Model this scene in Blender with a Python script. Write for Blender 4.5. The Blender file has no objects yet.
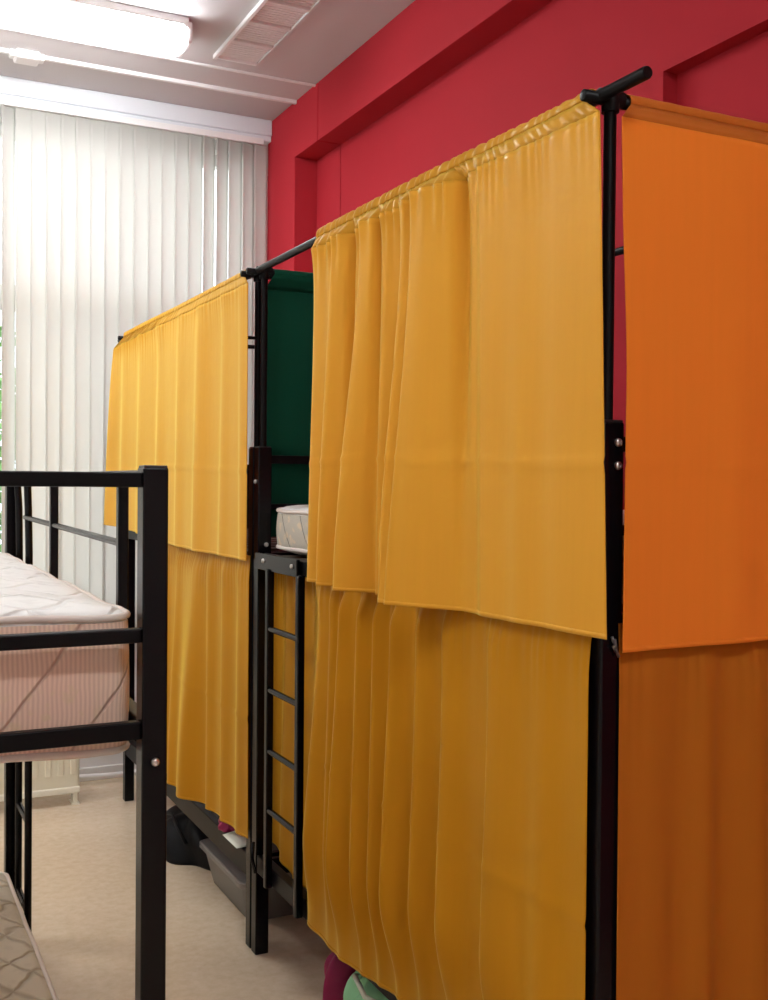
import bpy, bmesh, math, random
from mathutils import Vector, Matrix
random.seed(7)
PI = math.pi
sc = bpy.context.scene
COL = sc.collection

# ------------------------------------------------------------------ helpers
def tag(o, label=None, cat=None, group=None, kind=None):
    if label: o['label'] = label
    if cat: o['category'] = cat
    if group: o['group'] = group
    if kind: o['kind'] = kind
    return o

def empty(name, loc, label, cat, group=None):
    o = bpy.data.objects.new(name, None)
    o.empty_display_size = 0.1
    COL.objects.link(o)
    o.location = loc
    return tag(o, label, cat, group)

class MB:
    """collects shapes into one mesh"""
    def __init__(s):
        s.bm = bmesh.new()
    def box(s, x0, x1, y0, y1, z0, z1, bev=0.0, seg=2):
        t = bmesh.new()
        bmesh.ops.create_cube(t, size=1)
        for v in t.verts:
            v.co = Vector(((x0 + x1) / 2 + v.co.x * (x1 - x0), (y0 + y1) / 2 + v.co.y * (y1 - y0), (z0 + z1) / 2 + v.co.z * (z1 - z0)))
        if bev > 0:
            bmesh.ops.bevel(t, geom=list(t.edges), offset=bev, segments=seg, affect='EDGES', profile=0.5)
        s._join(t)
        return s
    def _join(s, t):
        m = bpy.data.meshes.new('tmp')
        t.to_mesh(m); t.free()
        s.bm.from_mesh(m)
        bpy.data.meshes.remove(m)
    def tube(s, pts, r, n=14, cap=True, closed=False):
        pts = [Vector(p) for p in pts]
        rings = []
        m = len(pts)
        prev = None
        for i, p in enumerate(pts):
            if closed:
                d = (pts[(i + 1) % m] - pts[i - 1]).normalized()
            else:
                d = (pts[min(i + 1, m - 1)] - pts[max(i - 1, 0)]).normalized()
            if prev is None:
                a = Vector((0, 0, 1)) if abs(d.z) < 0.9 else Vector((1, 0, 0))
            else:
                a = prev
            e1 = (a - d * a.dot(d)).normalized()
            prev = e1
            e2 = d.cross(e1)
            rr = r[i] if isinstance(r, (list, tuple)) else r
            rings.append([s.bm.verts.new(p + (e1 * math.cos(2 * PI * k / n) + e2 * math.sin(2 * PI * k / n)) * rr) for k in range(n)])
        for i in range(m if closed else m - 1):
            A, B = rings[i], rings[(i + 1) % m]
            for k in range(n):
                s.bm.faces.new((A[k], A[(k + 1) % n], B[(k + 1) % n], B[k]))
        if cap and not closed:
            s.bm.faces.new(rings[0][::-1]); s.bm.faces.new(rings[-1])
        return s
    def dome(s, c, axis, r, h, n=14):
        """screw head: low dome along axis"""
        c = Vector(c); ax = Vector(axis).normalized()
        a = Vector((0, 0, 1)) if abs(ax.z) < 0.9 else Vector((1, 0, 0))
        e1 = (a - ax * a.dot(ax)).normalized(); e2 = ax.cross(e1)
        prof = [(1, -0.15), (1, 0.25), (0.92, 0.6), (0.7, 0.9), (0.42, 1.0), (0.36, 0.55), (0.0, 0.5)]
        last = None
        for q, z in prof:
            if q == 0:
                t = s.bm.verts.new(c + ax * h * z)
                for k in range(n): s.bm.faces.new((last[k], last[(k + 1) % n], t))
                break
            ring = [s.bm.verts.new(c + (e1 * math.cos(2 * PI * k / n) + e2 * math.sin(2 * PI * k / n)) * r * q + ax * h * z) for k in range(n)]
            if last:
                for k in range(n): s.bm.faces.new((last[k], last[(k + 1) % n], ring[(k + 1) % n], ring[k]))
            last = ring
        return s
    def build(s, name, mat, parent=None, smooth=False, loc=None):
        me = bpy.data.meshes.new(name)
        bmesh.ops.recalc_face_normals(s.bm, faces=list(s.bm.faces))
        s.bm.to_mesh(me); s.bm.free()
        for m in (mat if isinstance(mat, (list, tuple)) else [mat]):
            me.materials.append(m)
        if smooth is True:
            for p in me.polygons: p.use_smooth = True
        elif smooth:
            me.shade_smooth() if hasattr(me, 'shade_smooth') else None
            me.set_sharp_from_angle(angle=math.radians(smooth))
        o = bpy.data.objects.new(name, me)
        COL.objects.link(o)
        if parent: o.parent = parent
        if loc: o.location = loc
        return o

def grid_obj(name, mat, nu, nv, fn, parent=None, thick=0.0, smooth=True):
    bm = bmesh.new()
    V = [[bm.verts.new(fn(i / nu, j / nv)) for j in range(nv + 1)] for i in range(nu + 1)]
    for i in range(nu):
        for j in range(nv):
            bm.faces.new((V[i][j], V[i + 1][j], V[i + 1][j + 1], V[i][j + 1]))
    me = bpy.data.meshes.new(name)
    bm.to_mesh(me); bm.free()
    me.materials.append(mat)
    for p in me.polygons: p.use_smooth = smooth
    o = bpy.data.objects.new(name, me)
    COL.objects.link(o)
    if parent: o.parent = parent
    if thick:
        md = o.modifiers.new('thickness', 'SOLIDIFY'); md.thickness = thick; md.offset = 0
    return o

# ------------------------------------------------------------------ materials
def mat(name):
    m = bpy.data.materials.new(name); m.use_nodes = True
    nt = m.node_tree
    return m, nt, nt.nodes, nt.links, nt.nodes['Principled BSDF']

def simple(name, col, rough=0.5, metal=0.0, spec=0.5, noise=0.0, nscale=8.0, bump=0.0, bscale=200.0, coat=0.0):
    m, nt, N, L, b = mat(name)
    b.inputs['Base Color'].default_value = (*col, 1)
    b.inputs['Roughness'].default_value = rough
    b.inputs['Metallic'].default_value = metal
    b.inputs['Specular IOR Level'].default_value = spec
    b.inputs['Coat Weight'].default_value = coat
    tc = N.new('ShaderNodeTexCoord')
    if noise:
        n = N.new('ShaderNodeTexNoise'); n.inputs['Scale'].default_value = nscale; n.inputs['Detail'].default_value = 4
        L.new(tc.outputs['Object'], n.inputs['Vector'])
        r = N.new('ShaderNodeMapRange'); r.inputs['To Min'].default_value = 1 - noise; r.inputs['To Max'].default_value = 1 + noise
        L.new(n.outputs['Fac'], r.inputs['Value'])
        mx = N.new('ShaderNodeVectorMath'); mx.operation = 'SCALE'; mx.inputs[0].default_value = col
        L.new(r.outputs[0], mx.inputs['Scale']); L.new(mx.outputs[0], b.inputs['Base Color'])
    if bump:
        n = N.new('ShaderNodeTexNoise'); n.inputs['Scale'].default_value = bscale; n.inputs['Detail'].default_value = 3
        L.new(tc.outputs['Object'], n.inputs['Vector'])
        bp = N.new('ShaderNodeBump'); bp.inputs['Strength'].default_value = bump; bp.inputs['Distance'].default_value = 0.004
        L.new(n.outputs['Fac'], bp.inputs['Height']); L.new(bp.outputs[0], b.inputs['Normal'])
    return m

def fabric(name, col, trans_col, trans=0.25, sheen=0.4, sheen_tint=(1, .8, .35), rough=0.5, spec=0.3, weave=900):
    m, nt, N, L, b = mat(name)
    b.inputs['Base Color'].default_value = (*col, 1)
    b.inputs['Roughness'].default_value = rough
    b.inputs['Specular IOR Level'].default_value = spec
    b.inputs['Specular Tint'].default_value = (*sheen_tint, 1)
    b.inputs['Sheen Weight'].default_value = sheen
    b.inputs['Sheen Roughness'].default_value = 0.35
    b.inputs['Sheen Tint'].default_value = (*sheen_tint, 1)
    tc = N.new('ShaderNodeTexCoord')
    mp = N.new('ShaderNodeMapping'); L.new(tc.outputs['Object'], mp.inputs['Vector'])
    mp.inputs['Scale'].default_value = (60, 60, 3)
    n = N.new('ShaderNodeTexNoise'); n.inputs['Scale'].default_value = 1.0; n.inputs['Detail'].default_value = 5
    L.new(mp.outputs[0], n.inputs['Vector'])
    r = N.new('ShaderNodeMapRange'); r.inputs['To Min'].default_value = 0.96; r.inputs['To Max'].default_value = 1.04
    L.new(n.outputs['Fac'], r.inputs['Value'])
    mx = N.new('ShaderNodeVectorMath'); mx.operation = 'SCALE'; mx.inputs[0].default_value = col
    L.new(r.outputs[0], mx.inputs['Scale']); L.new(mx.outputs[0], b.inputs['Base Color'])
    n2 = N.new('ShaderNodeTexNoise'); n2.inputs['Scale'].default_value = 7; n2.inputs['Detail'].default_value = 4
    L.new(tc.outputs['Object'], n2.inputs['Vector'])
    n3 = N.new('ShaderNodeTexNoise'); n3.inputs['Scale'].default_value = weave
    L.new(tc.outputs['Object'], n3.inputs['Vector'])
    ad = N.new('ShaderNodeMath'); ad.operation = 'MULTIPLY_ADD'; ad.inputs[1].default_value = 0.05
    L.new(n3.outputs['Fac'], ad.inputs[0]); L.new(n2.outputs['Fac'], ad.inputs[2])
    bp = N.new('ShaderNodeBump'); bp.inputs['Strength'].default_value = 0.25; bp.inputs['Distance'].default_value = 0.01
    L.new(ad.outputs[0], bp.inputs['Height']); L.new(bp.outputs[0], b.inputs['Normal'])
    t = N.new('ShaderNodeBsdfTranslucent'); t.inputs['Color'].default_value = (*trans_col, 1)
    ms = N.new('ShaderNodeMixShader'); ms.inputs[0].default_value = trans
    L.new(b.outputs[0], ms.inputs[1]); L.new(t.outputs[0], ms.inputs[2])
    L.new(ms.outputs[0], N['Material Output'].inputs['Surface'])
    return m

M = {}
M['black'] = simple('black gloss paint', (.0028, .0026, .0038), .25, 0, .22, bump=.05, bscale=140)
M['rail'] = simple('black satin paint', (.004, .0036, .0045), .4, 0, .14)
M['rod'] = simple('black rod paint', (.005, .0045, .005), .38, 0, .15)
M['chrome'] = simple('zinc bolt', (.62, .6, .58), .28, 1.0)
M['steel'] = simple('dull steel', (.16, .15, .14), .4, .8)
M['plastic_cap'] = simple('black plastic', (.012, .012, .013), .4)
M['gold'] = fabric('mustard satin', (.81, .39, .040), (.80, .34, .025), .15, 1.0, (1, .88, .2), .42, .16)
M['gold_shaded'] = fabric('mustard satin shaded', (.60, .26, .014), (.66, .25, .012), .16, .8, (1, .80, .12), .42, .16)  # same mustard cloth, shade of the lower bunks put into the colour
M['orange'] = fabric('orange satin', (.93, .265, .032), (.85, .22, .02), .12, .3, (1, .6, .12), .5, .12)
M['orange_shaded'] = fabric('shaded orange satin', (.54, .17, .018), (.6, .16, .01), .2, .3, (1, .7, .12), .5, .12)  # copy of the orange satin with lower-level shade put into its colour
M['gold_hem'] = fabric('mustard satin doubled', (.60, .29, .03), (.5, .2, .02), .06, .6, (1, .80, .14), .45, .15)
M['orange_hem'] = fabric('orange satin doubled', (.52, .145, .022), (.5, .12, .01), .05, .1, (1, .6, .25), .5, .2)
M['green'] = fabric('bottle green cloth', (.009, .085, .050), (.006, .07, .04), .15, .08, (.2, .8, .5), .7, .2)
M['white_paint'] = simple('white paint', (.8, .79, .78), .5, bump=.02, bscale=60)
M['ceil'] = simple('ceiling paint', (.62, .595, .605), .75, noise=.02, nscale=2, bump=.05, bscale=90)
M['wallwhite'] = simple('wall paint white', (.76, .75, .73), .7, noise=.03, nscale=3, bump=.05, bscale=90)
M['red'] = simple('crimson wall paint', (.44, .024, .036), .75, noise=.05, nscale=3, bump=.08, bscale=120, spec=.12)
M['duct'] = simple('white plastic duct', (.85, .84, .84), .4)
M['cornice'] = simple('cornice paint', (.74, .78, .82), .5)
M['cream'] = simple('cream enamel', (.80, .77, .62), .35)
M['cream_light'] = simple('light cream enamel', (.86, .84, .72), .35)
M['pvc'] = simple('window frame plastic', (.82, .82, .81), .3)
M['slatmat'] = simple('deck board wood', (.10, .07, .045), .6, noise=.2, nscale=6)
M['bag_black'] = simple('black nylon', (.005, .005, .006), .5, spec=.12, bump=.3, bscale=25)
M['magenta'] = simple('magenta cloth', (.30, .004, .075), .55, bump=.3, bscale=30)
M['mint'] = simple('mint cloth', (.36, .78, .46), .55, noise=.12, nscale=14, bump=.3, bscale=30)
M['paper'] = simple('white paper', (.78, .82, .70), .6)
M['bark'] = simple('bark', (.10, .07, .05), .9, noise=.3, bump=.5, bscale=20)
M['leaf'] = simple('leaves', (.10, .26, .05), .6, noise=.4, nscale=3)
M['soil'] = simple('courtyard ground', (.30, .31, .26), .9, noise=.25, nscale=1.5)
M['pinkcloth'] = simple('dusty pink cloth', (.42, .28, .28), .8, bump=.3, bscale=40)
M['greycloth'] = simple('dark grey cloth', (.05, .05, .055), .8, bump=.3, bscale=40)

def floor_mat():
    m, nt, N, L, b = mat('beige linoleum')
    tc = N.new('ShaderNodeTexCoord')
    n = N.new('ShaderNodeTexNoise'); n.inputs['Scale'].default_value = 26; n.inputs['Detail'].default_value = 6; n.inputs['Roughness'].default_value = .65
    L.new(tc.outputs['Object'], n.inputs['Vector'])
    n2 = N.new('ShaderNodeTexNoise'); n2.inputs['Scale'].default_value = 1.6; n2.inputs['Detail'].default_value = 3
    L.new(tc.outputs['Object'], n2.inputs['Vector'])
    ad = N.new('ShaderNodeMath'); ad.operation = 'MULTIPLY_ADD'; ad.inputs[1].default_value = .6
    L.new(n2.outputs['Fac'], ad.inputs[0]); L.new(n.outputs['Fac'], ad.inputs[2])
    cr = N.new('ShaderNodeValToRGB')
    cr.color_ramp.elements[0].position = .35; cr.color_ramp.elements[0].color = (.56, .425, .275, 1)
    cr.color_ramp.elements[1].position = 1.1 if False else 1.0; cr.color_ramp.elements[1].color = (.72, .59, .44, 1)
    L.new(ad.outputs[0], cr.inputs[0]); L.new(cr.outputs[0], b.inputs['Base Color'])
    b.inputs['Roughness'].default_value = .27
    b.inputs['Specular IOR Level'].default_value = .45
    bp = N.new('ShaderNodeBump'); bp.inputs['Strength'].default_value = .012; bp.inputs['Distance'].default_value = .01
    L.new(n2.outputs['Fac'], bp.inputs['Height']); L.new(bp.outputs[0], b.inputs['Normal'])
    return m
M['floor'] = floor_mat()

def blind_mat():
    m, nt, N, L, b = mat('cream blind fabric')
    b.inputs['Base Color'].default_value = (.74, .73, .695, 1); b.inputs['Roughness'].default_value = .8
    b.inputs['Specular IOR Level'].default_value = .1
    t = N.new('ShaderNodeBsdfTranslucent'); t.inputs['Color'].default_value = (.82, .81, .78, 1)
    ms = N.new('ShaderNodeMixShader'); ms.inputs[0].default_value = .5
    L.new(b.outputs[0], ms.inputs[1]); L.new(t.outputs[0], ms.inputs[2])
    L.new(ms.outputs[0], N['Material Output'].inputs['Surface'])
    return m
M['blind'] = blind_mat()

def glass_mat():
    m, nt, N, L, b = mat('window glass')
    t = N.new('ShaderNodeBsdfTransparent'); t.inputs[0].default_value = (.96, .97, .97, 1)
    g = N.new('ShaderNodeBsdfGlossy'); g.inputs['Roughness'].default_value = .02
    ms = N.new('ShaderNodeMixShader'); ms.inputs[0].default_value = .06
    L.new(t.outputs[0], ms.inputs[1]); L.new(g.outputs[0], ms.inputs[2])
    L.new(ms.outputs[0], N['Material Output'].inputs['Surface'])
    return m
M['glass'] = glass_mat()

def tub_mat():
    m, nt, N, L, b = mat('clear grey plastic')
    b.inputs['Base Color'].default_value = (.42, .40, .38, 1); b.inputs['Roughness'].default_value = .3
    t = N.new('ShaderNodeBsdfTransparent'); t.inputs[0].default_value = (.85, .84, .82, 1)
    ms = N.new('ShaderNodeMixShader'); ms.inputs[0].default_value = .6
    L.new(b.outputs[0], ms.inputs[1]); L.new(t.outputs[0], ms.inputs[2])
    L.new(ms.outputs[0], N['Material Output'].inputs['Surface'])
    return m
M['tub'] = tub_mat()

def emit(name, col, s):
    m, nt, N, L, b = mat(name)
    b.inputs['Base Color'].default_value = (.9, .9, .9, 1)
    b.inputs['Emission Color'].default_value = (*col, 1); b.inputs['Emission Strength'].default_value = s
    return m
M['tube_light'] = emit('lamp diffuser', (.96, .985, 1), LAMP if 'LAMP' in globals() else 25.0)

def quilt(name, col, dark, kind):
    """mattress ticking: 'top' faint floral quilting, 'side' ribbed damask with slanted stitch lines, 'cream' bold quilting"""
    m, nt, N, L, b = mat(name)
    b.inputs['Roughness'].default_value = .55; b.inputs['Sheen Weight'].default_value = .2
    tc = N.new('ShaderNodeTexCoord')
    ns = N.new('ShaderNodeTexNoise'); ns.inputs['Scale'].default_value = 5 if kind != 'side' else 9; ns.inputs['Detail'].default_value = 2
    L.new(tc.outputs['Object'], ns.inputs['Vector'])
    sc_ = N.new('ShaderNodeVectorMath'); sc_.operation = 'SCALE'; sc_.inputs['Scale'].default_value = .16 if kind != 'side' else .012
    L.new(ns.outputs['Color'], sc_.inputs[0])
    add = N.new('ShaderNodeVectorMath'); add.operation = 'ADD'
    L.new(tc.outputs['Object'], add.inputs[0]); L.new(sc_.outputs[0], add.inputs[1])
    sp = N.new('ShaderNodeSeparateXYZ'); L.new(add.outputs[0], sp.inputs[0])
    def line(expr_a, expr_b, ca, cb, per, wid):
        a = N.new('ShaderNodeMath'); a.operation = 'MULTIPLY'; a.inputs[1].default_value = ca; L.new(expr_a, a.inputs[0])
        c = N.new('ShaderNodeMath'); c.operation = 'MULTIPLY_ADD'; c.inputs[1].default_value = cb; L.new(expr_b, c.inputs[0]); L.new(a.outputs[0], c.inputs[2])
        pp = N.new('ShaderNodeMath'); pp.operation = 'PINGPONG'; pp.inputs[1].default_value = per; L.new(c.outputs[0], pp.inputs[0])
        mr = N.new('ShaderNodeMapRange'); mr.interpolation_type = 'SMOOTHSTEP'; mr.inputs['From Min'].default_value = 0; mr.inputs['From Max'].default_value = wid
        L.new(pp.outputs[0], mr.inputs['Value'])
        return mr.outputs[0]
    X, Y, Z = sp.outputs
    if kind == 'side':
        hz = N.new('ShaderNodeMath'); hz.operation = 'ADD'; L.new(X, hz.inputs[0]); L.new(Y, hz.inputs[1])
        q = line(hz.outputs[0], Z, 1.0, -.75, .085, .007)
        q2 = line(hz.outputs[0], Z, 1.0, 0.0, .0045, .0045)
    else:
        q = line(X, Y, .8, .8, .075, .016)
        q2 = line(X, Y, .8, -.8, .075, .016)
    mn = N.new('ShaderNodeMath'); mn.operation = 'MINIMUM'
    L.new(q, mn.inputs[0]); L.new(q2, mn.inputs[1])
    cm = N.new('ShaderNodeMix'); cm.data_type = 'RGBA'
    cm.inputs['A'].default_value = (*dark, 1); cm.inputs['B'].default_value = (*col, 1)
    if kind == 'side':
        r2 = N.new('ShaderNodeMapRange'); r2.inputs['To Min'].default_value = .35; r2.inputs['To Max'].default_value = 1
        L.new(q2, r2.inputs['Value'])
        mm = N.new('ShaderNodeMath'); mm.operation = 'MULTIPLY'; L.new(q, mm.inputs[0]); L.new(r2.outputs[0], mm.inputs[1])
        # woven sprigs
        n4 = N.new('ShaderNodeTexNoise'); n4.inputs['Scale'].default_value = 26; n4.inputs['Detail'].default_value = 4
        L.new(tc.outputs['Object'], n4.inputs['Vector'])
        g = N.new('ShaderNodeMapRange'); g.inputs['From Min'].default_value = .56; g.inputs['From Max'].default_value = .66
        L.new(n4.outputs['Fac'], g.inputs['Value'])
        L.new(mm.outputs[0], cm.inputs['Factor'])
        c2 = N.new('ShaderNodeMix'); c2.data_type = 'RGBA'; c2.inputs['B'].default_value = (.74, .58, .38, 1)
        gm = N.new('ShaderNodeMath'); gm.operation = 'MULTIPLY'; gm.inputs[1].default_value = .75; L.new(g.outputs[0], gm.inputs[0])
        L.new(gm.outputs[0], c2.inputs['Factor']); L.new(cm.outputs['Result'], c2.inputs['A'])
        L.new(c2.outputs['Result'], b.inputs['Base Color'])
        h = q
    else:
        fl = N.new('ShaderNodeMapRange'); fl.inputs['To Min'].default_value = 0 if kind == 'cream' else .6; fl.inputs['To Max'].default_value = 1
        L.new(mn.outputs[0], fl.inputs['Value']); L.new(fl.outputs[0], cm.inputs['Factor'])
        n4 = N.new('ShaderNodeTexNoise'); n4.inputs['Scale'].default_value = 20; n4.inputs['Detail'].default_value = 4
        L.new(tc.outputs['Object'], n4.inputs['Vector'])
        g = N.new('ShaderNodeMapRange'); g.inputs['From Min'].default_value = .55; g.inputs['From Max'].default_value = .62; g.inputs['To Max'].default_value = .35
        L.new(n4.outputs['Fac'], g.inputs['Value'])
        c2 = N.new('ShaderNodeMix'); c2.data_type = 'RGBA'; c2.inputs['B'].default_value = (*[c * .8 for c in col], 1)
        L.new(g.outputs[0], c2.inputs['Factor']); L.new(cm.outputs['Result'], c2.inputs['A'])
        L.new(c2.outputs['Result'], b.inputs['Base Color'])
        h = mn.outputs[0]
    bp = N.new('ShaderNodeBump'); bp.inputs['Strength'].default_value = .6; bp.inputs['Distance'].default_value = .008
    L.new(h, bp.inputs['Height']); L.new(bp.outputs[0], b.inputs['Normal'])
    return m
M['tick_top'] = quilt('white quilted ticking', (.83, .84, .82), (.73, .73, .71), 'top')
M['tick_side'] = quilt('pinkish ribbed border', (.88, .66, .53), (.62, .42, .33), 'side')
M['tick_side_pale'] = quilt('pale stitched border', (.66, .61, .51), (.16, .14, .10), 'side')
M['tick_cream'] = quilt('cream quilted ticking', (.62, .59, .48), (.40, .36, .26), 'cream')
M['piping'] = simple('mattress piping', (.74, .66, .60), .6)

# ------------------------------------------------------------------ camera
f_px, H = 1078.0, 1.7
yaw, roll, pitch = math.radians(26.35), math.radians(.5), math.atan(17.3 / 1078.0)
fw = Vector((math.sin(yaw) * math.cos(pitch), math.cos(yaw) * math.cos(pitch), -math.sin(pitch)))
rt = Vector((math.cos(yaw), -math.sin(yaw), 0)); up = rt.cross(fw)
r2 = rt * math.cos(roll) + up * math.sin(roll); u2 = -rt * math.sin(roll) + up * math.cos(roll)
cam = bpy.data.cameras.new('camera'); co = bpy.data.objects.new('camera', cam); COL.objects.link(co)
mw = Matrix((r2, u2, -fw)).transposed().to_4x4(); mw.translation = (0, 0, H)
co.matrix_world = mw
cam.sensor_fit = 'VERTICAL'; cam.sensor_height = 24; cam.lens = f_px * 24 / 1000
cam.clip_start = .05
sc.camera = co

# ------------------------------------------------------------------ room
CE, WY, XL, YB = 3.86, 6.19, -2.6, -2.2
def struct(o): return tag(o, kind='structure')
struct(MB().box(XL - .1, 2.6, YB - .1, WY + .3, -.1, 0).build('floor', M['floor']))
struct(MB().box(XL - .1, 2.6, YB - .1, WY + .3, CE, CE + .1).build('ceiling', M['ceil']))
struct(MB().box(XL - .1, XL, YB - .1, WY, 0, CE).build('wall_left', M['wallwhite']))
struct(MB().box(XL - .1, 2.6, YB - .1, YB, 0, CE).build('wall_back', M['wallwhite']))
wr = MB()
J = 5.415
wr.box(2.46, 2.6, YB, WY + .3, 0, CE)                          # masonry behind
wr.box(2.262, 2.46, YB, J - .004, 3.545, CE, .004)              # overhead beam
wr.box(2.262, 2.46, J + .004, WY, 3.545, CE, .004)
wr.box(2.267, 2.46, J - .006, J + .006, 3.55, CE)
wr.box(2.262, 2.46, 5.748, WY + .3, 0, 3.55, .004)              # pilaster in the corner
wr.box(2.40, 2.46, J + .004, 5.75, 0, 3.55)                    # recessed field, two sheets
wr.box(2.40, 2.46, 2.80, J - .004, 0, 3.55)
wr.box(2.405, 2.46, J - .006, J + .006, 0, 3.55)
wr.box(2.40, 2.46, YB, 2.80, 3.063, 3.55)
struct(wr.build('wall_right', M['red']))
ww = MB()                                                       # window wall
WX0, WX1, WZ0, WZ1 = -2.3, 2.12, .85, 3.66
ww.box(XL, WX0, WY, WY + .3, 0, CE); ww.box(WX1, 2.46, WY, WY + .3, 0, CE)
ww.box(WX0, WX1, WY, WY + .3, 0, WZ0); ww.box(WX0, WX1, WY, WY + .3, WZ1, CE)
struct(ww.build('wall_window', M['wallwhite']))
tm = MB(); tm.box(XL, 2.26, 6.11, WY, 3.765, CE, .006); tm.box(XL, 2.26, 6.125, WY, 3.735, 3.77, .004)
struct(tm.build('trim_1', M['cornice']))
struct(MB().box(XL, 2.26, 6.168, WY, 0, .075, .004).build('baseboard_window', M['wallwhite']))
struct(MB().box(WX0 - .05, WX1 + .05, 6.16, WY + .1, WZ0 - .035, WZ0, .006).build('trim_2', M['pvc']))
# three windows side by side
nw = 3; pw = (WX1 - WX0) / nw
for i in range(nw):
    a, b_ = WX0 + i * pw, WX0 + (i + 1) * pw
    fr = MB(); y0, y1 = WY + .10, WY + .17
    fr.box(a, a + .06, y0, y1, WZ0, WZ1, .004); fr.box(b_ - .06, b_, y0, y1, WZ0, WZ1, .004)
    fr.box(a, b_, y0, y1, WZ0, WZ0 + .07, .004); fr.box(a, b_, y0, y1, WZ1 - .07, WZ1, .004)
    fr.box(a, b_, y0, y1, 2.64, 2.78, .004); fr.box((a + b_) / 2 - .05, (a + b_) / 2 + .05, y0, y1, WZ0, 2.70, .004)
    w = struct(fr.build('window_%d' % (i + 1), M['pvc']))
    p = MB().box(a + .03, b_ - .03, WY + .13, WY + .136, WZ0 + .03, WZ1 - .03).build('window_pane', M['glass'], w)
    MB().box((a + b_) / 2 - .02, (a + b_) / 2 - .005, WY + .06, WY + .1, 1.60, 1.74, .004).build('window_handle', M['pvc'], w)

# ------------------------------------------------------------------ outside
struct(MB().box(-14, 18, WY + .35, 40, -1.3, -1.2).build('ground', M['soil']))
def tree(loc, h, r, label, sd):
    rnd = random.Random(sd)
    root = empty('tree', loc, label, 'tree', None)
    t = MB(); t.tube([(0, 0, 0), (.05, .02, h * .3), (-.04, .05, h * .6), (.02, 0, h * .85)], [.16, .13, .09, .04], 10)
    for k in range(6):
        a = rnd.uniform(0, 2 * PI); z = h * rnd.uniform(.35, .7)
        t.tube([(0, 0, z), (math.cos(a) * r * .4, math.sin(a) * r * .4, z + r * .35), (math.cos(a) * r * .7, math.sin(a) * r * .7, z + r * .5)], [.05, .035, .015], 7)
    t.build('trunk', M['bark'], root, True)
    c = MB(); bm = c.bm
    for k in range(2600):
        d = Vector((rnd.gauss(0, 1), rnd.gauss(0, 1), rnd.gauss(0, 1))).normalized() * (r * rnd.random() ** .4)
        p = Vector((d.x, d.y, h * .68 + d.z * 1.15))
        n = Vector((rnd.gauss(0, 1), rnd.gauss(0, 1), rnd.gauss(0, 1))).normalized()
        e = n.orthogonal().normalized(); g = n.cross(e); s = rnd.uniform(.06, .12)
        v = [bm.verts.new(p + e * s * q0 + g * s * .55 * q1 + n * s * q2) for q0, q1, q2 in ((-1, 0, 0), (-.2, 1, .15), (1, 0, 0), (-.2, -1, .15))]
        bm.faces.new(v)
    c.build('foliage', M['leaf'], root)
tree((.9, 13.0, -1.2), 4.6, 1.5, 'green leafy tree outside the window, glimpsed between blind slats', 3)

# ------------------------------------------------------------------ vertical blind
vb = empty('vertical_blind', (0, 6.11, 0), 'cream fabric vertical blind covering the tall window', 'blind')
MB().box(-2.45, 2.2, -.022, .022, 3.70, 3.736, .004).build('head_rail', M['pvc'], vb)
rb = random.Random(5)
SL = .0795
xs = 2.19
k = 0
while xs > -2.4:
    ang = math.radians(9 + rb.uniform(-4, 4)); wv = .0445
    sway = rb.uniform(-.008, .008); zb = .80 + rb.uniform(-.01, .01); tw = math.radians(rb.uniform(-9, 9))
    if k in (18, 19, 24): ang = math.radians(34)
    if k in (1, 3, 4): ang = math.radians(24)
    def fn(u, v, xs=xs, ang=ang, sway=sway, zb=zb, tw=tw):
        z = 3.70 + (zb - 3.70) * v
        a = ang + tw * v
        s = (u - .5) * 2 * wv
        bow = .004 * (1 - (2 * u - 1) ** 2)
        return Vector((xs + sway * v + s * math.cos(a) - bow * math.sin(a), s * math.sin(a) + bow * math.cos(a), z))
    o = grid_obj('slat', M['blind'], 6, 12, fn, vb)
    md = o.modifiers.new('thickness', 'SOLIDIFY'); md.thickness = .0008
    xs -= SL; k += 1
ch = MB()
ch.tube([(-2.4, .03, .84), (2.2, .03, .84)], .0025, 6)
ch.build('link_chain', M['pvc'], vb)

# ------------------------------------------------------------------ ceiling things
def ceiling_lamp(loc, label):
    r = empty('ceiling_lamp', loc, label, 'lamp', 'fluorescent ceiling lamps')
    L_, W_ = 1.27, .29
    MB().box(-L_ / 2 + .02, L_ / 2 - .02, -.11, .11, -.05, 0, .006).build('housing', M['white_paint'], r)
    bm = MB(); rings = []
    prof = [(-.11, -.04), (-.11, -.08), (-.098, -.11), (-.07, -.13), (0, -.138), (.07, -.13), (.098, -.11), (.11, -.08), (.11, -.04)]
    for x, s in ((-L_ / 2 + .03, .86), (-L_ / 2 + .045, 1), (L_ / 2 - .045, 1), (L_ / 2 - .03, .86)):
        rings.append([bm.bm.verts.new((x, y * s, -.04 + (z + .04) * s)) for y, z in prof])
    for A, B in zip(rings, rings[1:]):
        for q in range(len(A) - 1): bm.bm.faces.new((A[q], A[q + 1], B[q + 1], B[q]))
    bm.bm.faces.new(rings[0]); bm.bm.faces.new(rings[-1][::-1])
    bm.build('diffuser', M['tube_light'], r, 40)
    for s in (-1, 1):
        MB().box(s * (L_ / 2 - .015) - .015, s * (L_ / 2 - .015) + .015, -.10, .10, -.115, -.012, .012, 3).build('end_cap', M['white_paint'], r)
ceiling_lamp((.80, 5.05, CE), 'long white fluorescent ceiling lamp glowing beside the cable ducts')
ceiling_lamp((-1.25, 5.02, CE), 'added fluorescent fill lamp on the ceiling, beyond the left edge of the picture')  # unseen lamp, added to light the window end of the room
ceiling_lamp((-1.25, 2.3, CE), 'added fluorescent fill lamp on the ceiling above the left bunk, outside the picture')  # added out of view to brighten curtains, floor and left mattress
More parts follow.
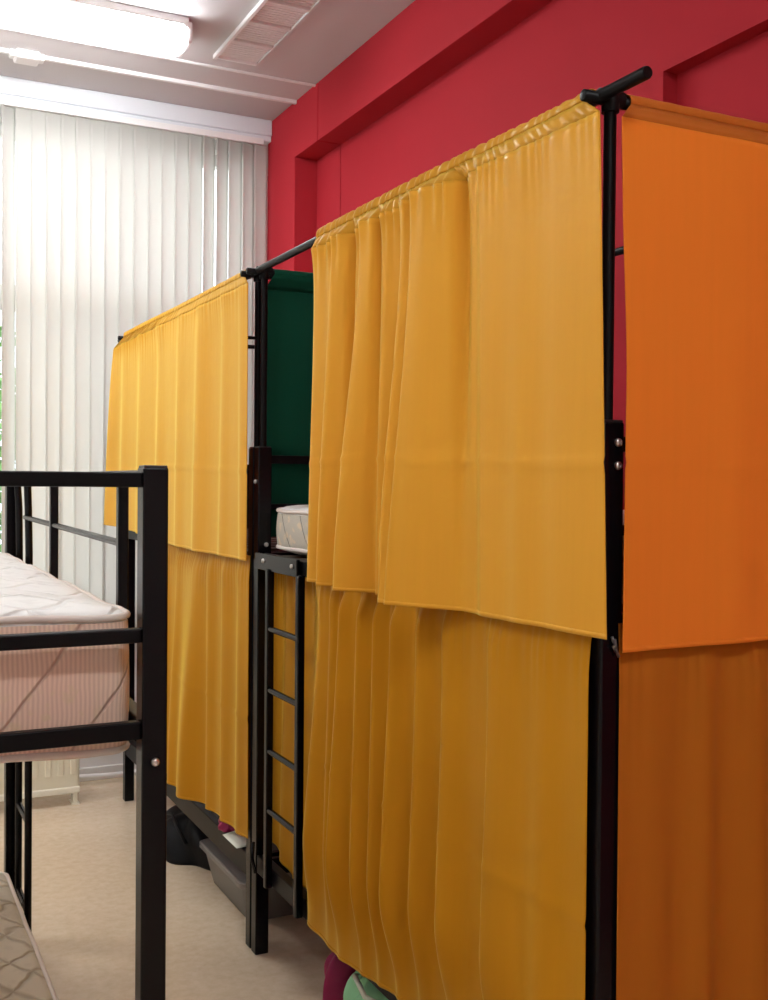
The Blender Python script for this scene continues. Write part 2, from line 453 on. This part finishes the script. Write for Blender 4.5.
ceiling_lamp((.60, -.35, CE), 'added fluorescent fill lamp on the ceiling above and behind the viewer')  # added out of view to light the bunk end and camera-side folds

v = empty('ceiling_vent', (1.77, 4.85, CE), 'white ceiling ventilation panel of square cells beside the red wall', 'vent')
MB().box(-.125, -.105, -.75, .47, -.022, 0, .003).build('side_bar', M['duct'], v)
MB().box(.105, .125, -.75, .47, -.014, 0, .003).build('side_bar', M['ceil'], v)
for y in (-.74, -.5, -.26, -.02, .22, .46):
    MB().box(-.105, .105, y - .009, y + .009, -.018, 0, .003).build('cross_bar', M['duct'], v)
for y in (-.62, -.38, -.14, .1, .34):
    g = MB()
    for q in range(9): g.box(-.103, .103, y - .108 + q * .0245, y - .108 + q * .0245 + .015, -.006, -.003)
    g.box(-.103, .103, y - .11, y + .11, -.003, 0)
    g.build('grille', M['duct'], v)

d1 = empty('cable_duct', (0, 5.735, CE), 'white cable duct with a junction box crossing the ceiling near the window', 'cable duct')
MB().box(-2.4, 2.268, -.012, .012, -.02, 0, .002).build('channel', M['duct'], d1)
jb = MB().box(.74, .86, -.055, .055, -.045, 0, .012, 3); jb.box(.715, .885, -.03, .03, -.035, 0, .008)
jb.build('junction_box', M['duct'], d1)
d2 = MB().box(-2.3, 2.268, -.008, .008, -.012, 0, .002).build('cable_duct', M['duct'], loc=(0, 5.455, CE))
tag(d2, 'thin plain white cable duct on the ceiling beside the glowing lamp', 'cable duct')

# ------------------------------------------------------------------ radiator and pipe
r = empty('radiator', (.62, 5.79, 0), 'low cream panel radiator on short legs below the window', 'radiator')
pn = MB().box(-.46, .46, -.045, .045, .085, .62, .012, 3)
for q in range(14): pn.box(-.42 + q * .064, -.39 + q * .064, -.05, -.04, .16, .57, .004)
pn.build('panel', M['cream'], r)
MB().box(-.462, .462, -.052, .052, .062, .098, .008).build('bottom_strip', M['cream_light'], r)
for s in (-1, 1):
    lg = MB().box(s * .44 - .012, s * .44 + .012, -.035, .035, 0, .07, .004); lg.box(s * .44 - .02, s * .44 + .02, -.045, .045, 0, .008)
    lg.build('leg', M['cream_light'], r)
    MB().tube([(s * .44, 0, .5), (s * .44, .2, .5), (s * .44, .335, .5)], .012).build('supply_pipe', M['white_paint'], r, True)
pp = MB()
pp.tube([(-2.5, 0, .05)] + [(-2.5 + 4.7 * q / 40, .006 * math.sin(q * 1.7), .045 + .006 * math.sin(q * .9)) for q in range(1, 41)], .014)
pp = pp.build('heating_pipe', M['white_paint'], None, True, (0, 6.10, 0)); tag(pp, 'thin white heating pipe running along the foot of the window wall', 'pipe')

# ------------------------------------------------------------------ beds
PB = .05
def bolt(post, c, axis):
    MB().dome(c, axis, .0085, .006).build('bolt', M['chrome'], post, 60)

def bed(name, loc, Wd, Ln, hp, label, up0, up1, lo0, lo1, ends, PB=.05, deck=None, d0=.22):
    """bunk frame: x 0..Wd, y 0..Ln; ends = list of (z0, z1) of the end rails"""
    root = empty(name, loc, label, 'bunk bed')
    posts = {}
    for ix, x in enumerate((0, Wd - PB)):
        for iy, y in enumerate((0, Ln - PB)):
            p = MB().box(x, x + PB, y, y + PB, 0, hp, .004, 2).build('post', M['black'], root)
            posts[ix, iy] = p
            MB().box(x + .003, x + PB - .003, y + .003, y + PB - .003, -.0 + .0, .012, .002).build('foot_cap', M['plastic_cap'], p)
            MB().box(x + .002, x + PB - .002, y + .002, y + PB - .002, hp - .004, hp + .004, .002).build('end_cap', M['plastic_cap'], p)
    for x in (.0125, Wd - .0375):
        for z0, z1 in ((up0, up1), (lo0, lo1)):
            MB().box(x - .0095, x + .0255, PB - .001, Ln - PB + .001, z0, z1, .003).build('side_rail', M['rail'], root)
    for y in (.0125, Ln - .0375):
        for z0, z1 in ends:
            MB().box(PB - .001, Wd - PB + .001, y, y + .025, z0, z1, .003).build('end_rail', M['rail'], root)
    for z in (deck or (up1, lo1)):
        dk = MB(); n = 11
        for q in range(n):
            y = d0 + (Ln - d0 - .22) * q / (n - 1)
            dk.box(.03, Wd - .03, y - .035, y + .035, z - .02, z, .003)
        dk.build('slatted_deck', M['slatmat'], root)
    return root, posts

# right row: A by the window, B close to the viewer
X0 = 1.303
ENDS_R = [(1.765, 1.795), (1.60, 1.62), (1.395, 1.445), (.27, .335)]
def rods(root, posts, Wd, Ln, ext_near, ext_far, zr=2.453, hp=1.822):
    for (ix, iy), p in posts.items():
        x = .025 + ix * (Wd - PB); y = .025 + iy * (Ln - PB)
        pl = MB().tube([(x, y, hp - .05), (x, y, zr)], .0125, 16).build('curtain_pole', M['rod'], root, 60)
        cl = MB().tube([(x, y, zr - .028), (x, y, zr + .016)], .0175, 16)
        cl.tube([(x - .028, y, zr), (x + .028, y, zr)], .016, 14)
        cl.build('clamp', M['rod'], pl, 60)
    for ix in (0, 1):
        x = ix * Wd
        MB().tube([(x, -ext_near, zr), (x, -ext_near + .004, zr), (x, Ln + ext_far, zr)], [.011, .0125, .0125], 18).build('curtain_rod', M['rod'], root, 60)
    for iy in (0, 1):
        y = .025 + iy * (Ln - PB)
        MB().tube([(-.042, y, zr - .004), (-.040, y, zr - .004), (Wd + .0, y, zr - .004)], [.008, .0115, .0115], 18).build('cross_rod', M['rod'], root, 60)

LB = 2.01; WB = .92
BY = 1.677
bB, pB = bed('bunk_bed', (X0, BY, 0), WB, LB, 1.822, 'black steel bunk bed with ladder behind the large gathered mustard curtain', 1.395, 1.445, .30, .362, ENDS_R, deck=(1.445, .335))
rods(bB, pB, WB, LB, .115, .0)
for z in (1.748, 1.712 + .07 - .07 - .0):
    pass
bolt(pB[0, 0], (.034, -.001, 1.782), (0, -1, 0)); bolt(pB[0, 0], (.034, -.001, 1.737), (0, -1, 0))
bolt(pB[0, 1], (.03, LB - PB - .001, 1.475), (0, -1, 0)); bolt(pB[0, 1], (-.001, LB - .02, 1.70), (-1, 0, 0))
cl = MB().tube([(.026, -.006, 1.40), (.03, -.008, 1.375), (.022, -.009, 1.388)], .004, 8); cl.tube([(.022, -.004, 1.405), (.036, -.008, 1.365)], .003, 8)
cl.build('hook', M['steel'], pB[0, 0], True)
# ladder of the near bunk (between the rails)
ld = MB().box(-.016, -.004, 1.55, 1.95, 1.392, 1.45, .003).build('ladder', M['black'], bB)
for y in (1.515 + .0, 1.795):
    MB().box(-.024, .001, y, y + .028, .30, 1.40, .004).build('stile', M['black'], ld)
for z in (1.195, .985, .775, .570):
    MB().tube([(-.012, 1.54, z), (-.012, 1.80, z)], .0105, 14).build('rung', M['black'], ld, 60)
for y in (1.59, 1.86):
    MB().dome((-.017, y, 1.425), (-1, 0, 0), .008, .006).build('bolt', M['chrome'], ld, 60)
br = MB().tube([(-.02, 1.935, .42), (-.024, 1.935, .36), (-.012, 1.935, .31)], .007, 8).build('bracket', M['black'], ld, True)

LA = 2.04
AY = BY + LB + .012
bA, pA = bed('bunk_bed', (X0, AY, 0), WB, LA, 1.822, 'black steel bunk bed in front of the window, hidden by smooth mustard curtains', 1.395, 1.445, .25, .335, ENDS_R)
rods(bA, pA, WB, LA, .0, .12)
for q in range(1, 6):
    MB().box(PB + q * .137 - .06, PB + q * .137 - .04, LA - .034, LA - .016, 1.44, 1.77, .003).build('end_bar', M['black'], bA)
MB().tube([(-.02, .02, 2.22), (.02, .02, 2.22)], .006, 8).build('tie_bar', M['rod'], bA, 60)

# left bunk
LX0, LY0, LL, LW = -.343, 2.07, 2.08, .90
bL, pL = bed('bunk_bed', (LX0, LY0, 0), LW, LL, 1.726, 'uncurtained black steel bunk bed at the left with a pale mattress on top', 1.185, 1.23, .11, .165,
             [(1.687, 1.716), (1.384, 1.412), (1.195, 1.230), (.11, .165)], PB=.05, deck=(1.138, .163), d0=.42)
bolt(pL[1, 0], (LW - .024, -.001, 1.152), (0, -1, 0))
gx0, gx1 = LW - .035, LW - .012
for xa in (gx0, .012):
    MB().box(xa, xa + .023, PB + .009, LL - PB - .009, 1.696, 1.721, .003).build('guard_rail', M['black'], bL)
MB().tube([(gx0 + .011, .295, 1.562), (gx0 + .011, 1.75, 1.572)], .0085, 10).build('guard_wire', M['black'], bL, 60)
for y in (.295, 1.18):
    MB().box(gx0, gx0 + .023, y - .0125, y + .0125, 1.225, 1.70, .003).build('guard_bar', M['black'], bL)
    MB().box(.012, .035, y - .0125, y + .0125, 1.225, 1.70, .003).build('guard_bar', M['black'], bL)
lad = MB().box(gx0 + .024, gx0 + .036, 1.71, 2.03, 1.30, 1.33, .003).build('ladder', M['black'], bL)
for y in (1.75, 1.985):
    MB().tube([(gx0 + .024, y, 0), (gx0 + .024, y, 1.45), (gx0 + .022, y + (.008 if y < 1.8 else 0), 1.6), (gx0 + .016, y - (.01 if y < 1.8 else 0), 1.70)], .0125, 12).build('stile', M['black'], lad, 60)
for z in (.22, .53, .84, 1.14):
    MB().tube([(gx0 + .024, 1.75, z), (gx0 + .024, 1.985, z)], .011, 12).build('rung', M['black'], lad, 60)

# ------------------------------------------------------------------ mattresses
def rrect(hx, hy, r, n=10, m=24):
    r = max(.001, min(r, hx - .001, hy - .001))
    out = []
    cs = ((hx - r, hy - r, 0), (-hx + r, hy - r, PI / 2), (-hx + r, -hy + r, PI), (hx - r, -hy + r, 3 * PI / 2))
    for k, (cx, cy, a0) in enumerate(cs):
        for i in range(n + 1):
            a = a0 + PI / 2 * i / n
            out.append((cx + r * math.cos(a), cy + r * math.sin(a)))
        nx, ny, na = cs[(k + 1) % 4]
        x1, y1 = nx + r * math.cos(na), ny + r * math.sin(na)
        x0_, y0_ = out[-1]
        for i in range(1, m): out.append((x0_ + (x1 - x0_) * i / m, y0_ + (y1 - y0_) * i / m))
    return out
def mattress(loc, sx, sy, h, mats, label, sd, crown=.012, corner=.06):
    rnd = random.Random(sd)
    root = empty('mattress', loc, label, 'mattress')
    hx, hy = sx / 2, sy / 2
    m = MB(); bm = m.bm
    prof = [(.30, 0, 0), (.035, .0, 0), (.012, .008, 0), (.003, .022, 0)] + [(.003 - .004 * math.sin(PI * q / 8), .022 + (h - .048) * q / 8, 0) for q in range(1, 8)] + [(.003, h - .026, 0), (.012, h - .010, 1), (.03, h - .002, 1), (.06, h + .003, 1)]
    for q in range(1, 8):
        i = .06 + (min(hx, hy) - .07) * q / 7
        prof.append((i, h + .003 + crown * math.sin(PI / 2 * min(1, q / 4)), 1))
    ph = [rnd.uniform(0, 6.3) for _ in range(6)]
    rings = []
    for ins, z, mt in prof:
        ring = []
        for x, y in rrect(hx - ins, hy - ins, max(.004, corner - ins * .6)):
            wob = .0022 * (math.sin(x * 13 + ph[0]) + math.sin(y * 11 + ph[1]) + math.sin((x + y) * 21 + ph[2]))
            zz = z + (wob if mt or z < .05 else wob * .3)
            ring.append(bm.verts.new((x, y, zz)))
        rings.append(ring)
    for (A, B), (_, _, mt) in zip(zip(rings, rings[1:]), prof[1:]):
        n = len(A)
        for k in range(n):
            fc = bm.faces.new((A[k], A[(k + 1) % n], B[(k + 1) % n], B[k])); fc.material_index = mt
    bm.faces.new(rings[0][::-1]); fc = bm.faces.new(rings[-1]); fc.material_index = 1
    m.build('cover', [M[mats[0]], M[mats[1]]], root, True)
    for z in (.016, h - .016):
        def pz(x, y): return z + .0022 * (math.sin(x * 13 + ph[0]) + math.sin(y * 11 + ph[1]) + math.sin((x + y) * 21 + ph[2]))
        MB().tube([(x, y, pz(x, y)) for x, y in rrect(hx - .004, hy - .004, corner)], .0075, 8, closed=True).build('piping', M['piping'], root, True)
    return root
mattress((LX0 + LW / 2 - .003, LY0 + LL / 2 + .0, 1.147), .806, 1.92, .297, ('tick_side', 'tick_top'), 'thick white quilted mattress with pinkish ribbed sides on the left bunk', 1, corner=.035)
mattress((LX0 + LW / 2 - .005, LY0 + LL / 2 + .0, .172), .80, 1.86, .142, ('tick_side_pale', 'tick_cream'), 'cream quilted mattress on the low deck of the left bunk', 2)
mattress((X0 + WB / 2, BY + LB / 2, 1.453), .83, 1.88, .160, ('tick_side_pale', 'tick_top'), 'cream mattress end showing above the ladder, in front of the green cloth', 3)

# ------------------------------------------------------------------ curtains
def ridge(d, sf, sn):
    return math.exp(-(d / (sf if d > 0 else sn)) ** 2)
def smooth(a, b, x):
    t = max(0, min(1, (x - a) / (b - a))); return t * t * (3 - 2 * t)
def lerp_tab(tab, x):
    if x <= tab[0][0]: return tab[0][1]
    for (x0, y0), (x1, y1) in zip(tab, tab[1:]):
        if x <= x1: return y0 + (y1 - y0) * (x - x0) / (x1 - x0)
    return tab[-1][1]

def curtain(label, material, axis, base, s0, s1, ztop, zbot, folds, noise=(.004, 5), edge=None, gather=None, pocket_r=None, rod=None, group=None, crease=1.75, nu=260, nv=84, sd=1, hem_mat=None, cat='curtain', tail=1.0, tuck=False, pk0=None, pk1=None):
    """cloth hanging in the plane axis = base ('X' hangs along y, 'Y' hangs along x).
    folds: (s_top, s_bottom, amp_top, amp_bottom, far_sigma, near_sigma); zbot: table s -> z of the hem"""
    rnd = random.Random(sd)
    ph = [(rnd.uniform(0, 6.3), rnd.uniform(.7, 1.4), rnd.uniform(-1.2, 1.2)) for _ in range(3)]
    def off(s, t, z):
        w = 0
        for st, sb, at_, ab, sf, sn in folds:
            c = st + (sb - st) * t; am = at_ + (ab - at_) * smooth(0, 1, t)
            am *= 1 - (1 - tail) * smooth(.72, 1, t)
            w += am * ridge(s - c, sf, sn)
        for k, (p, fq, sk) in enumerate(ph):
            w += noise[0] * smooth(0, .15, t) * math.sin(s * noise[1] * 2 * fq * (k + 1) * .6 + p + sk * t * 2) / (1 + .4 * k)
        if gather:
            g = gather(s) * math.exp(-t / .055)
            w += g * (.5 + .5 * math.sin(s * 190 + 2.2 * math.sin(s * 37))) 
        if tuck: w = (w + .004) * smooth(-.01, .10, t) - .004
        if crease: w += .003 * math.exp(-((z - crease - .012 * math.sin(s * 3)) / .008) ** 2)
        return w
    def fn(u, v):
        s = s0 + (s1 - s0) * u
        zb = lerp_tab(zbot, s)
        z = ztop + (zb - ztop) * v
        w = off(s, v, z)
        ss = s
        if edge: 
            ds, dw = edge(u, v); ss += ds; w += dw
        if axis == 'X': return Vector((base - w, ss, z))
        return Vector((ss, base - w, z))
    o = grid_obj('curtain', material, nu, nv, fn, None, .0016)
    tag(o, label, cat, group)
    # hem along the bottom: a doubled strip
    def hem(u, v):
        p = fn(u, 1 - .010 * (1 - v)).copy()
        if axis == 'X': p.x -= .0010
        else: p.y -= .0010
        return p
    grid_obj('hem', material, nu, 2, hem, o, .0008)
    if rod:
        rx, rz = rod
        d = base - rx
        def pk(u, v):
            a = -.62 * PI + v * 1.75 * PI                # wraps the rod from front-bottom over the top
            a0, a1 = (s0 if pk0 is None else pk0), (s1 if pk1 is None else pk1)
            s = a0 + (a1 - a0) * u
            g = (gather(s) if gather else 0)
            rr = pocket_r * (1 + .015 * math.sin(s * 95)) + g * .8 * (.5 + .5 * math.sin(s * 190 + 2.2 * math.sin(s * 37)))
            q0 = -math.cos(a + PI * .12) if False else -math.cos(-.62 * PI + v * 1.75 * PI + .62 * PI)
            ang = PI + .08 * PI - v * 1.15 * PI           # from lower front round to lower back
            h = rr * math.cos(ang); k = rr * math.sin(ang)
            ds = 0
            if edge: ds = edge(u, 0)[0]
            if axis == 'X': return Vector((rx + h, s + ds, rz + k))
            return Vector((s + ds, rx + h, rz + k))
        grid_obj('rod_pocket', hem_mat or material, nu, 16, pk, o, .0014)
        # header between pocket and cloth
        def hd(u, v):
            a = pk(u, 0); b = fn(u, 0.0)
            return a.lerp(b, v)
        grid_obj('heading', hem_mat or material, nu, 3, hd, o, .0014)
    return o

RZ = 2.453
RX = X0
# --- large upper curtain of the near bunk (axis X, s = y)
zb = [(1.60, 1.411), (2.0, 1.405), (2.36, 1.404), (2.7, 1.406), (2.9, 1.398), (3.07, 1.398)]
folds = [
    (3.02, 3.03, .012, .024, .03, .05),
    (2.86, 2.90, .024, .050, .030, .045),
    (2.67, 2.685, .026, .096, .020, .080),
    (2.545, 2.54, .014, .030, .025, .035),
    (2.43, 2.39, .030, .105, .018, .045),
    (2.34, 2.33, .044, .092, .030, .125),
    (2.785, 2.80, -.032, -.016, .014, .018),
    (2.60, 2.59, -.030, -.006, .012, .016),
    (2.185, 2.15, -.034, -.004, .014, .030),
    (2.07, 2.05, .012, .015, .03, .10),
    (1.93, 1.90, .006, .015, .05, .07),
    (1.80, 1.78, .004, .010, .05, .07),
]
def gath_B(s): return .003 + .010 * smooth(1.75, 2.5, s)
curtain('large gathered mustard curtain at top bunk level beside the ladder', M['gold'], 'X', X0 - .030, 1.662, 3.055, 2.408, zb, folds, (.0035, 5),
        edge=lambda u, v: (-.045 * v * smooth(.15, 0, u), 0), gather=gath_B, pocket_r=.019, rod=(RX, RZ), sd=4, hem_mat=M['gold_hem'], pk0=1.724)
# --- lower curtain of the near bunk
zb = [(1.70, .39), (2.2, .366), (2.474, .347), (2.69, .324), (2.9, .305), (3.1, .315)]
folds = [(3.03, 3.05, .012, .050, .03, .045), (2.93, 2.93, .022, .030, .022, .03), (2.83, 2.84, .030, .066, .024, .036), (2.71, 2.70, .030, .050, .018, .03), (2.61, 2.60, .028, .048, .018, .03),
         (2.50, 2.49, .030, .072, .020, .035), (2.37, 2.37, .026, .052, .022, .04), (2.25, 2.21, .024, .062, .022, .055), (2.05, 2.0, .014, .056, .020, .12), (1.86, 1.82, .008, .022, .05, .05)]
curtain('long pleated mustard curtain hiding the lower bunk right of the ladder', M['gold_shaded'], 'X', X0 - .009, 1.700, 3.075, 1.432, zb, folds, (.004, 6),
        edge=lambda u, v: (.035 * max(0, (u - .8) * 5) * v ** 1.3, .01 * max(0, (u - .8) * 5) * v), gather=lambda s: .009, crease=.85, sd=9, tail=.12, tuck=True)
# --- narrow lower curtain behind the ladder
zb = [(3.1, .352), (3.3, .345), (3.42, .342), (3.52, .372), (3.6, .40)]
folds = [(3.22, 3.22, .01, .02, .03, .05), (3.36, 3.38, .012, .024, .02, .05), (3.50, 3.52, .01, .02, .03, .05)]
curtain('narrow mustard curtain strip seen between the ladder rungs', M['gold_shaded'], 'X', X0 + .066, 3.10, 3.644, 1.388, zb, folds, (.003, 6), gather=lambda s: .006, crease=None, nu=90, sd=12)
# --- upper curtain of the far bunk
zb = [(3.6, 1.415), (4.1, 1.415), (4.7, 1.418), (5.25, 1.44), (5.9, 1.46)]
folds = [(3.75, 3.73, .004, .012, .03, .05), (3.95, 3.97, .006, .012, .04, .06), (4.25, 4.27, .008, .018, .05, .09), (4.55, 4.58, .006, .014, .04, .08), (4.9, 4.92, .008, .016, .05, .09), (5.25, 5.28, .006, .016, .05, .09), (5.6, 5.62, .006, .014, .05, .08)]
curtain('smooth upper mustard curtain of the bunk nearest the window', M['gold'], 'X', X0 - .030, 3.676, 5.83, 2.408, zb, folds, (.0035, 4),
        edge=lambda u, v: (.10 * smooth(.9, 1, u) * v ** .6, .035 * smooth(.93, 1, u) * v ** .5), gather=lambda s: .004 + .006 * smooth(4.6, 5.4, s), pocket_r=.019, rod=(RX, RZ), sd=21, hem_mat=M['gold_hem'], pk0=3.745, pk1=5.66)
# --- lower curtain of the far bunk
zb = [(3.6, .405), (4.0, .395), (4.3, .39), (4.7, .375), (5.1, .36)]
folds = [(3.80, 3.79, .012, .014, .04, .05), (3.98, 3.97, .014, .020, .03, .06), (4.16, 4.15, .014, .024, .03, .05), (4.34, 4.36, .014, .070, .16, .09), (4.62, 4.62, .014, .040, .04, .06), (4.85, 4.88, .012, .030, .03, .05)]
curtain('long mustard curtain hiding the lower bunk next to the window', M['gold_shaded'], 'X', X0 - .009, 3.705, 5.06, 1.432, zb, folds, (.004, 5), gather=lambda s: .007, crease=.85, sd=31, tuck=True)
# --- end curtains of the near bunk (axis Y, s = x)
zb = [(1.3, 1.376), (1.7, 1.38), (2.26, 1.385)]
folds = [(1.62, 1.62, .003, .008, .06, .06), (1.78, 1.8, .004, .010, .07, .06), (1.98, 2.0, .004, .012, .05, .06), (2.15, 2.15, .004, .012, .05, .05)]
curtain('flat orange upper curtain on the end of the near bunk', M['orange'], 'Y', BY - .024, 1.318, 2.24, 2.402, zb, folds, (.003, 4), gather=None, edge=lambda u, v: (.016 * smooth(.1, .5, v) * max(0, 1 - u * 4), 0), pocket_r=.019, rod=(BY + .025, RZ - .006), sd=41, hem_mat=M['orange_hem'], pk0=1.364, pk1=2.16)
zb = [(1.3, .04), (2.3, .04)]  # hem out of view, dropped near the floor to block light under the bunk
folds = [(1.44, 1.44, .010, .016, .05, .05), (1.56, 1.56, .014, .026, .03, .04), (1.70, 1.72, .014, .040, .035, .06), (1.90, 1.93, .014, .036, .03, .06), (2.10, 2.10, .014, .03, .04, .05)]
curtain('orange lower curtain below the flat one on the bunk end', M['orange_shaded'], 'Y', BY - .005, 1.343, 2.24, 1.43, zb, folds, (.004, 5), gather=lambda s: .006, crease=None, sd=43, tuck=True)
# --- green cloth at the far end of the near bunk
zb = [(1.3, 1.50), (2.3, 1.49)]
folds = [(1.62, 1.62, .002, .004, .06, .06), (1.85, 1.85, .002, .005, .06, .06), (2.05, 2.05, .002, .005, .06, .06)]
curtain('dark green cloth hung across the bunk end above the mattress', M['green'], 'Y', BY + LB + .006, 1.340, 2.155, 2.395, zb, folds, (.0015, 4), pk0=1.362, pk1=2.155, pocket_r=.017, rod=(BY + LB - .025, RZ - .006), crease=None, sd=51)

# ------------------------------------------------------------------ things under the bunks
def blob(name, material, loc, sx, sy, h, label, cat, sd, squash=.75, creases=9, amp=.12, parent=None):
    rnd = random.Random(sd)
    ph = [(rnd.uniform(0, 6.3), rnd.randint(2, creases), rnd.uniform(-3, 3)) for _ in range(7)]
    def fn(u, v):
        a = 2 * PI * u; b = v * PI / 2
        rr = math.cos(b) ** squash if b < PI / 2 - 1e-6 else 0
        k = 1 + amp * sum(math.sin(n * a + p + t * v * 2) for p, n, t in ph) / 2.6
        bulge = 1 + .12 * math.sin(PI * v)
        return Vector((math.cos(a) * sx / 2 * rr * k * bulge, math.sin(a) * sy / 2 * rr * k * bulge, h * math.sin(b) * (1 + .10 * math.sin(3 * a + ph[0][0]) * v)))
    o = grid_obj(name, material, 72, 26, fn, parent)
    bm = bmesh.new(); bm.from_mesh(o.data)
    bmesh.ops.remove_doubles(bm, verts=list(bm.verts), dist=1e-4)
    es = [e for e in bm.edges if e.is_boundary]
    if es: bmesh.ops.holes_fill(bm, edges=es)
    bmesh.ops.recalc_face_normals(bm, faces=list(bm.faces))
    bm.to_mesh(o.data); bm.free()
    o.location = loc
    if label: tag(o, label, cat)
    return o
bg = blob('duffel_bag', M['bag_black'], (1.50, 4.82, 0), .46, .62, .185, 'slumped black bag on the floor under the bunk by the window', 'bag', 61)
MB().tube([(-.17, -.20, .10), (-.19, -.12, .155), (-.18, .0, .178), (-.19, .12, .15), (-.18, .2, .10)], .008, 8).build('strap', M['bag_black'], bg, True)
MB().box(-.262, -.252, -.10, -.08, .055, .07, .002).build('buckle', M['chrome'], bg)

tb = empty('storage_box', (1.53, 4.16, 0), 'translucent grey plastic storage box on the floor under the window bunk', 'box')
def tub_ring(hx, hy, z, r=.035): return [(x, y, z) for x, y in rrect(hx, hy, r, 6, 10)]
def shell(rings):
    m = MB(); R = [[m.bm.verts.new(p) for p in rg] for rg in rings]
    for A, B in zip(R, R[1:]):
        n = len(A)
        for k in range(n): m.bm.faces.new((A[k], A[(k + 1) % n], B[(k + 1) % n], B[k]))
    m.bm.faces.new(R[0][::-1]); m.bm.faces.new(R[-1])
    return m
shell([tub_ring(.147, .235, .0), tub_ring(.152, .24, .006), tub_ring(.188, .272, .162), tub_ring(.184, .268, .162), tub_ring(.148, .236, .012)]).build('body', M['tub'], tb, 40)
shell([tub_ring(.186, .27, .152), tub_ring(.202, .286, .150), tub_ring(.202, .286, .168), tub_ring(.196, .28, .172), tub_ring(.184, .268, .166)]).build('rim', M['tub'], tb, 40)
blob('folded_cloth', M['pinkcloth'], (1.515, 4.29, .013), .20, .17, .11, 'dusty pink folded cloth inside the storage box, its window end', 'cloth', 71, .4)
blob('folded_cloth', M['greycloth'], (1.515, 4.05, .013), .20, .19, .12, 'dark grey folded cloth inside the storage box, next to the bed post', 'cloth', 72, .4)

blob('cloth_bag', M['magenta'], (1.455, 3.085, 0), .22, .12, .24, 'magenta cloth bag standing under the near bunk', 'bag', 81, .35, 9, .16)
mb = blob('cloth_bag', M['mint'], (1.47, 2.83, 0), .30, .29, .235, 'mint green cloth bag under the near bunk beside the magenta one', 'bag', 82, .35, 11, .16)
MB().tube([(-.10, -.10, .20), (-.15, -.07, .23), (-.14, .02, .25), (-.10, .07, .22)], .008, 8).build('handle', M['paper'], mb, True)

# paper and a magenta scrap on the low deck of the far bunk
def paper(u, v):
    return Vector((1.285 + .16 * u, 3.80 + .17 * v + .02 * u, .3395 + .012 * math.sin(PI * v) * u + .02 * u * v))
po = grid_obj('paper_sheet', M['paper'], 8, 8, paper, None, .001); tag(po, 'crumpled white paper sheet poking out below the far mustard curtain', 'paper')
blob('cloth_scrap', M['magenta'], (1.36, 4.04, .336), .12, .12, .045, 'small magenta cloth scrap on the low deck beside the paper sheet', 'cloth', 91, .6)

# ------------------------------------------------------------------ sky and look
w = bpy.data.worlds.new('sky'); sc.world = w; w.use_nodes = True
N, L = w.node_tree.nodes, w.node_tree.links
bgn = N['Background']
tc = N.new('ShaderNodeTexCoord'); sp = N.new('ShaderNodeSeparateXYZ'); L.new(tc.outputs['Generated'], sp.inputs[0])
cr = N.new('ShaderNodeValToRGB'); cr.color_ramp.elements[0].position = 0; cr.color_ramp.elements[0].color = (.62, .72, .85, 1)
cr.color_ramp.elements[1].position = .35; cr.color_ramp.elements[1].color = (1, 1, 1, 1)
L.new(sp.outputs[2], cr.inputs[0]); L.new(cr.outputs[0], bgn.inputs['Color'])
bgn.inputs['Strength'].default_value = 3.3
vs = sc.view_settings
vs.view_transform = 'Standard'; vs.look = 'None'; vs.gamma = 1; vs.exposure = 0.6
vs.use_curve_mapping = False
sc.display_settings.display_device = 'sRGB'
sc.cycles.max_bounces = 10; sc.cycles.diffuse_bounces = 5; sc.cycles.transparent_max_bounces = 16
sc.cycles.use_denoising = True
sc.cycles.sample_clamp_indirect = 6
